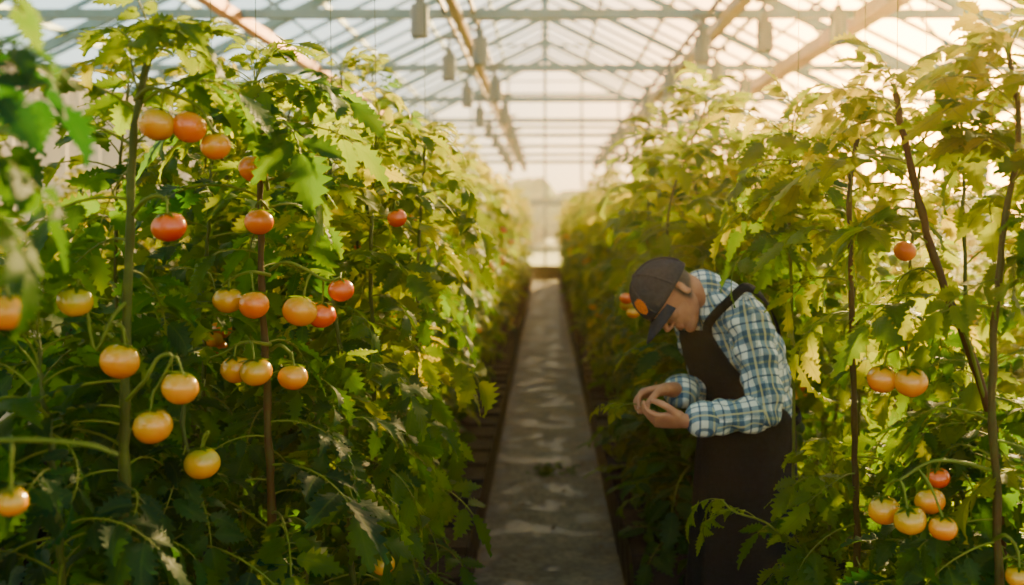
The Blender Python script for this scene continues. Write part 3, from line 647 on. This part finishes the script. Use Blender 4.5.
bp=N(nt,'ShaderNodeBump'); bp.inputs['Distance'].default_value=.004; nt.links.new(math_(nt,'MULTIPLY',noise(nt,350,2),sep.outputs[0]),bp.inputs['Height']); nt.links.new(bp.outputs[0],b.inputs['Normal'])
nt.links.new(b.outputs[0],out.inputs[0]); head.data.materials[0]=mh
a=Acc()
for s in (-1,1):
    c0=h(.031*s,.079,-.014); th=np.linspace(.03,3.11,10); ph=np.arange(14)*2*math.pi/14; T_,PH=np.meshgrid(th,ph,indexing='ij')
    D=(np.sin(T_)*np.cos(PH))[...,None]*l_+(np.sin(T_)*np.sin(PH))[...,None]*u_+np.cos(T_)[...,None]*f_
    mi=np.where(np.repeat(th[:-1],14)<.5,1,0); a.add((c0+D*.0112).reshape(-1,3),grid_q(10,14,True),mi)
obj('eyes',a.mesh('eyes',[simple('eye_white',(.75,.72,.68),.2,0,5,.02),simple('iris',(.05,.03,.02),.1)]),parent=man)
# ---- cap
M_CAP=simple('cap_cotton_twill',(.034,.034,.048),.85,0,80,.25,.4,.15); M_BADGE=simple('orange_embroidery',(.80,.15,.01),.8,0,200,.4,.4)
CR=(.092,.112,.114); CC=(0,-.004,.004)
def cap(th,ph,o=0):
    return h(CC[0]+(CR[0]+o)*math.sin(th)*math.sin(ph),CC[1]+(CR[1]+o)*math.sin(th)*math.cos(ph),CC[2]+(CR[2]+o)*math.cos(th)*(1.0 if math.cos(ph)*math.sin(th)<=0 else 1+.08*math.cos(ph)*math.sin(th)))
a=Acc(); nt_=16; npn=48; V=[]
for i in range(nt_):
    for j in range(npn):
        ph=2*math.pi*j/npn; th=.02+(1.60+.12*(-math.cos(ph)))*i/(nt_-1)*1.0; V.append(cap(th,ph,.0012*abs(math.cos(3*ph))**.3))
a.add(V,grid_q(nt_,npn,True))
for k in range(6):
    V,Q=tube(np.array([cap(t_,k*math.pi/3+.52,.002) for t_ in np.linspace(.05,1.5,18)]),.0013,5); a.add(V,Q)
V,Q=tube(np.array([h(0,-.004,CR[2]+.002),h(0,-.004,CR[2]+.0025),h(0,-.004,CR[2]+.009),h(0,-.004,CR[2]+.011)]),np.array([.001,.008,.007,.001]),12); a.add(V,Q)
co=obj('cap_crown',a.mesh('cap_crown',[M_CAP]),parent=man); m=co.modifiers.new('s','SOLIDIFY'); m.thickness=.003; m.offset=1
V=[];nb=25;nr_=8
for i in range(nr_):
    r=i/(nr_-1)
    for a_ in np.linspace(-.98,.98,nb):
        e=math.cos(a_/.98*math.pi/2)**.5 if abs(a_)<.979 else 0
        V.append(h((CR[0]+.001)*math.sin(a_)*(1-.04*r),CR[1]*math.cos(a_)+.074*r*e-.002,.008-.010*r-.030*(a_/.98)**2*(.25+.75*r)))
a=Acc(); a.add(V,grid_q(nr_,nb)); br=obj('cap_brim',a.mesh('cap_brim',[M_CAP]),parent=man); m=br.modifiers.new('s','SOLIDIFY'); m.thickness=.005; m.offset=0
V=[]
for i,t_ in enumerate(np.linspace(.84,1.28,8)):
    wv=.28*(1-.55*abs((i/7-.45)*2)**2)
    for p_ in np.linspace(-wv,wv,9): V.append(cap(t_,p_+.34,.006))
a=Acc(); a.add(V,grid_q(8,9)); obj('cap_badge',a.mesh('cap_badge',[M_BADGE]),parent=man)
# ---- hands
def hand(name,E,W,d,n,side,curls,thumb,sc=1.0):
    d=nrm(d); n=nrm(np.array(n)-np.dot(n,d)*d); s=np.cross(n,d)
    if np.dot(s,side)<0: s=-s
    w=W; vs=[];fs=[]
    loft(vs,fs,[E+(W-E)*.60,E+(W-E)*.85,w,w+d*.015],[.037,.031,.027,.028],[.034,.026,.021,.020],s,k=16)
    loft(vs,fs,[w,w+d*.03*sc,w+d*.065*sc,w+d*.092*sc],[.027,.037,.042,.040],[.019,.018,.016,.013],s,k=18)
    ell(vs,fs,w+d*.035+s*.022+n*.008,[d*.03,s*.018,n*.016])
    nails=[]
    for i,(Lf,cu) in enumerate(zip((.070,.078,.073,.058),curls)):
        b=w+d*(.088-.004*abs(i-1))+s*(.030-.0195*i)+n*.0; spread=(.06-.05*i); pts=[b-d*.02]; an=.0; dr=nrm(d+s*spread); q=b; pts.append(q); fr_=(.46,.30,.24)
        for k in range(3):
            an+=cu[k]; v_=dr*math.cos(an)+n*math.sin(an); q=q+v_*Lf*fr_[k]*sc; pts.append(q)
        loft(vs,fs,pts,[.0092,.0096,.0088,.0082,.0064],[.0092,.0094,.0085,.0076,.0056],s,k=12,sub=4)
        nn=nrm(dr*-math.sin(an)+n*math.cos(an)); nails.append((q-v_*.003-nn*.0060,v_,np.cross(v_,nn),-nn))
    tb=w+d*.028+s*.028+n*.004; t1=tb+nrm(thumb[0][0]*d+thumb[0][1]*s+thumb[0][2]*n)*.038; t2=t1+nrm(thumb[1][0]*d+thumb[1][1]*s+thumb[1][2]*n)*.030; t3=t2+nrm(thumb[2][0]*d+thumb[2][1]*s+thumb[2][2]*n)*.022
    loft(vs,fs,[tb-s*.01,tb,t1,t2,t3],[.014,.0145,.0115,.0108,.0082],[.014,.0140,.011,.0098,.0068],n,k=12)
    o=remeshed(name,vs,fs,.0022,3,M_SKIN)
    a=Acc()
    for (c,v_,lt,o_) in nails:
        V=[c+v_*x*.0055+lt*y*.0045*(1-.25*x*x)+o_*(.0009-.0012*y*y) for x in (-1,-.3,.4,1) for y in (-1,-.4,.4,1)]; a.add(V,grid_q(4,4))
    obj(name+'_nails',a.mesh(name+'_nails',[simple('fingernail',(.65,.36,.27),.3,0,50,.05)]),parent=man); return [q,t3]
hand('left_hand',EL,WL,(-1,.05,.02),(.0,.62,.78),(0,-.78,.62),((.35,.6,.4),(.45,.7,.5),(.55,.8,.5),(.65,.85,.5)),((.75,.55,.35),(.9,.1,.45),(.95,-.15,.4)))
hand('right_hand',ER,WR,(-.93,-.25,-.12),(-.25,-.45,-.85),(0,-.85,.5),((.5,.7,.4),(.6,.8,.5),(.7,.9,.5),(.8,.9,.5)),((.75,.55,.35),(.85,.05,.6),(.9,-.2,.6)))
a=Acc(); rr_=np.random.default_rng(3); pth=catmull([P(612,408,3.5),P(628,404,3.46),P(640,405,3.44),P(655,410,3.42)],12); V,Q=tube(pth,.0022,6); a.add(V,Q,1,np.tile([.8,0,0],(len(V),1)))
for i,az in ((0,3.1),(3,2.3),(4,4.0)): put_leaf(a,rr_,LIB_HI,pth[i],az,.1,.32,.8)
obj('held_shoot',a.mesh('tomato_shoot',PM),parent=man)
# ============================================================ haze: yellow scatter volume added for the warm sun glow
hz=Acc(); box(hz,(-5.9,-2.9,.01),(5.9,29.8,3.1)); m,nt,out=newmat('glow_haze'); vs_=N(nt,'ShaderNodeVolumeScatter'); vs_.inputs['Color'].default_value=(1,.76,.30,1)
vs_.inputs['Density'].default_value=.0034; vs_.inputs['Anisotropy'].default_value=.84; nt.links.new(vs_.outputs[0],out.inputs['Volume'])
obj('glow_haze',hz.mesh('glow_haze',[m],smooth=False))
# ============================================================ light
SUN=nrm([.42,1,.38])
sl_=bpy.data.lights.new('sun','SUN'); sl_.energy=54; sl_.angle=math.radians(4.5); sl_.color=(1,.66,.24)
so_=bpy.data.objects.new('sun',sl_); scene.collection.objects.link(so_); so_.rotation_euler=Vector(SUN).to_track_quat('Z','Y').to_euler(); so_.location=(4,10,8)
w=bpy.data.worlds.new('sky'); scene.world=w; w.use_nodes=True; nt=w.node_tree; nt.nodes.clear(); wo=N(nt,'ShaderNodeOutputWorld'); bg=N(nt,'ShaderNodeBackground')
tc=N(nt,'ShaderNodeTexCoord'); sep=N(nt,'ShaderNodeSeparateXYZ'); nt.links.new(tc.outputs['Generated'],sep.inputs[0])
base=ramp(nt,sep.outputs[2],[(0,(1.0,.82,.46)),(.05,(1.0,.94,.70)),(.17,(.78,.95,.92)),(.45,(.46,.72,.75)),(.7,(.20,.34,.38)),(1,(.14,.26,.30))])
dp=N(nt,'ShaderNodeVectorMath',operation='DOT_PRODUCT'); nt.links.new(tc.outputs['Generated'],dp.inputs[0]); GS=nrm([.37,1,.15]); dp.inputs[1].default_value=tuple(GS)
dcl=math_(nt,'MAXIMUM',dp.outputs['Value'],0.0)
g1=math_(nt,'MULTIPLY',math_(nt,'POWER',dcl,22.0),4.2); g2=math_(nt,'MULTIPLY',math_(nt,'POWER',dcl,90.0),18.0)
gg=math_(nt,'ADD',g1,g2); vm=N(nt,'ShaderNodeVectorMath',operation='SCALE'); vm.inputs[0].default_value=(1,.40,.03); nt.links.new(gg,vm.inputs['Scale'])
ad=N(nt,'ShaderNodeVectorMath',operation='ADD'); nt.links.new(base,ad.inputs[0]); nt.links.new(vm.outputs[0],ad.inputs[1]); nt.links.new(ad.outputs[0],bg.inputs[0]); bg.inputs[1].default_value=2.5
nt.links.new(bg.outputs[0],wo.inputs[0])
# ============================================================ camera
cam=bpy.data.cameras.new('camera'); cam.sensor_width=36; cam.lens=F/1024*36; cam.shift_x=-(VX-512)/1024; cam.shift_y=-(292.5-VY)/1024
cam.dof.use_dof=True; cam.dof.focus_distance=2.7; cam.dof.aperture_fstop=2.2; cam.clip_end=1000
co=bpy.data.objects.new('camera',cam); scene.collection.objects.link(co); co.location=(0,0,H); co.rotation_euler=(math.pi/2,0,0); scene.camera=co
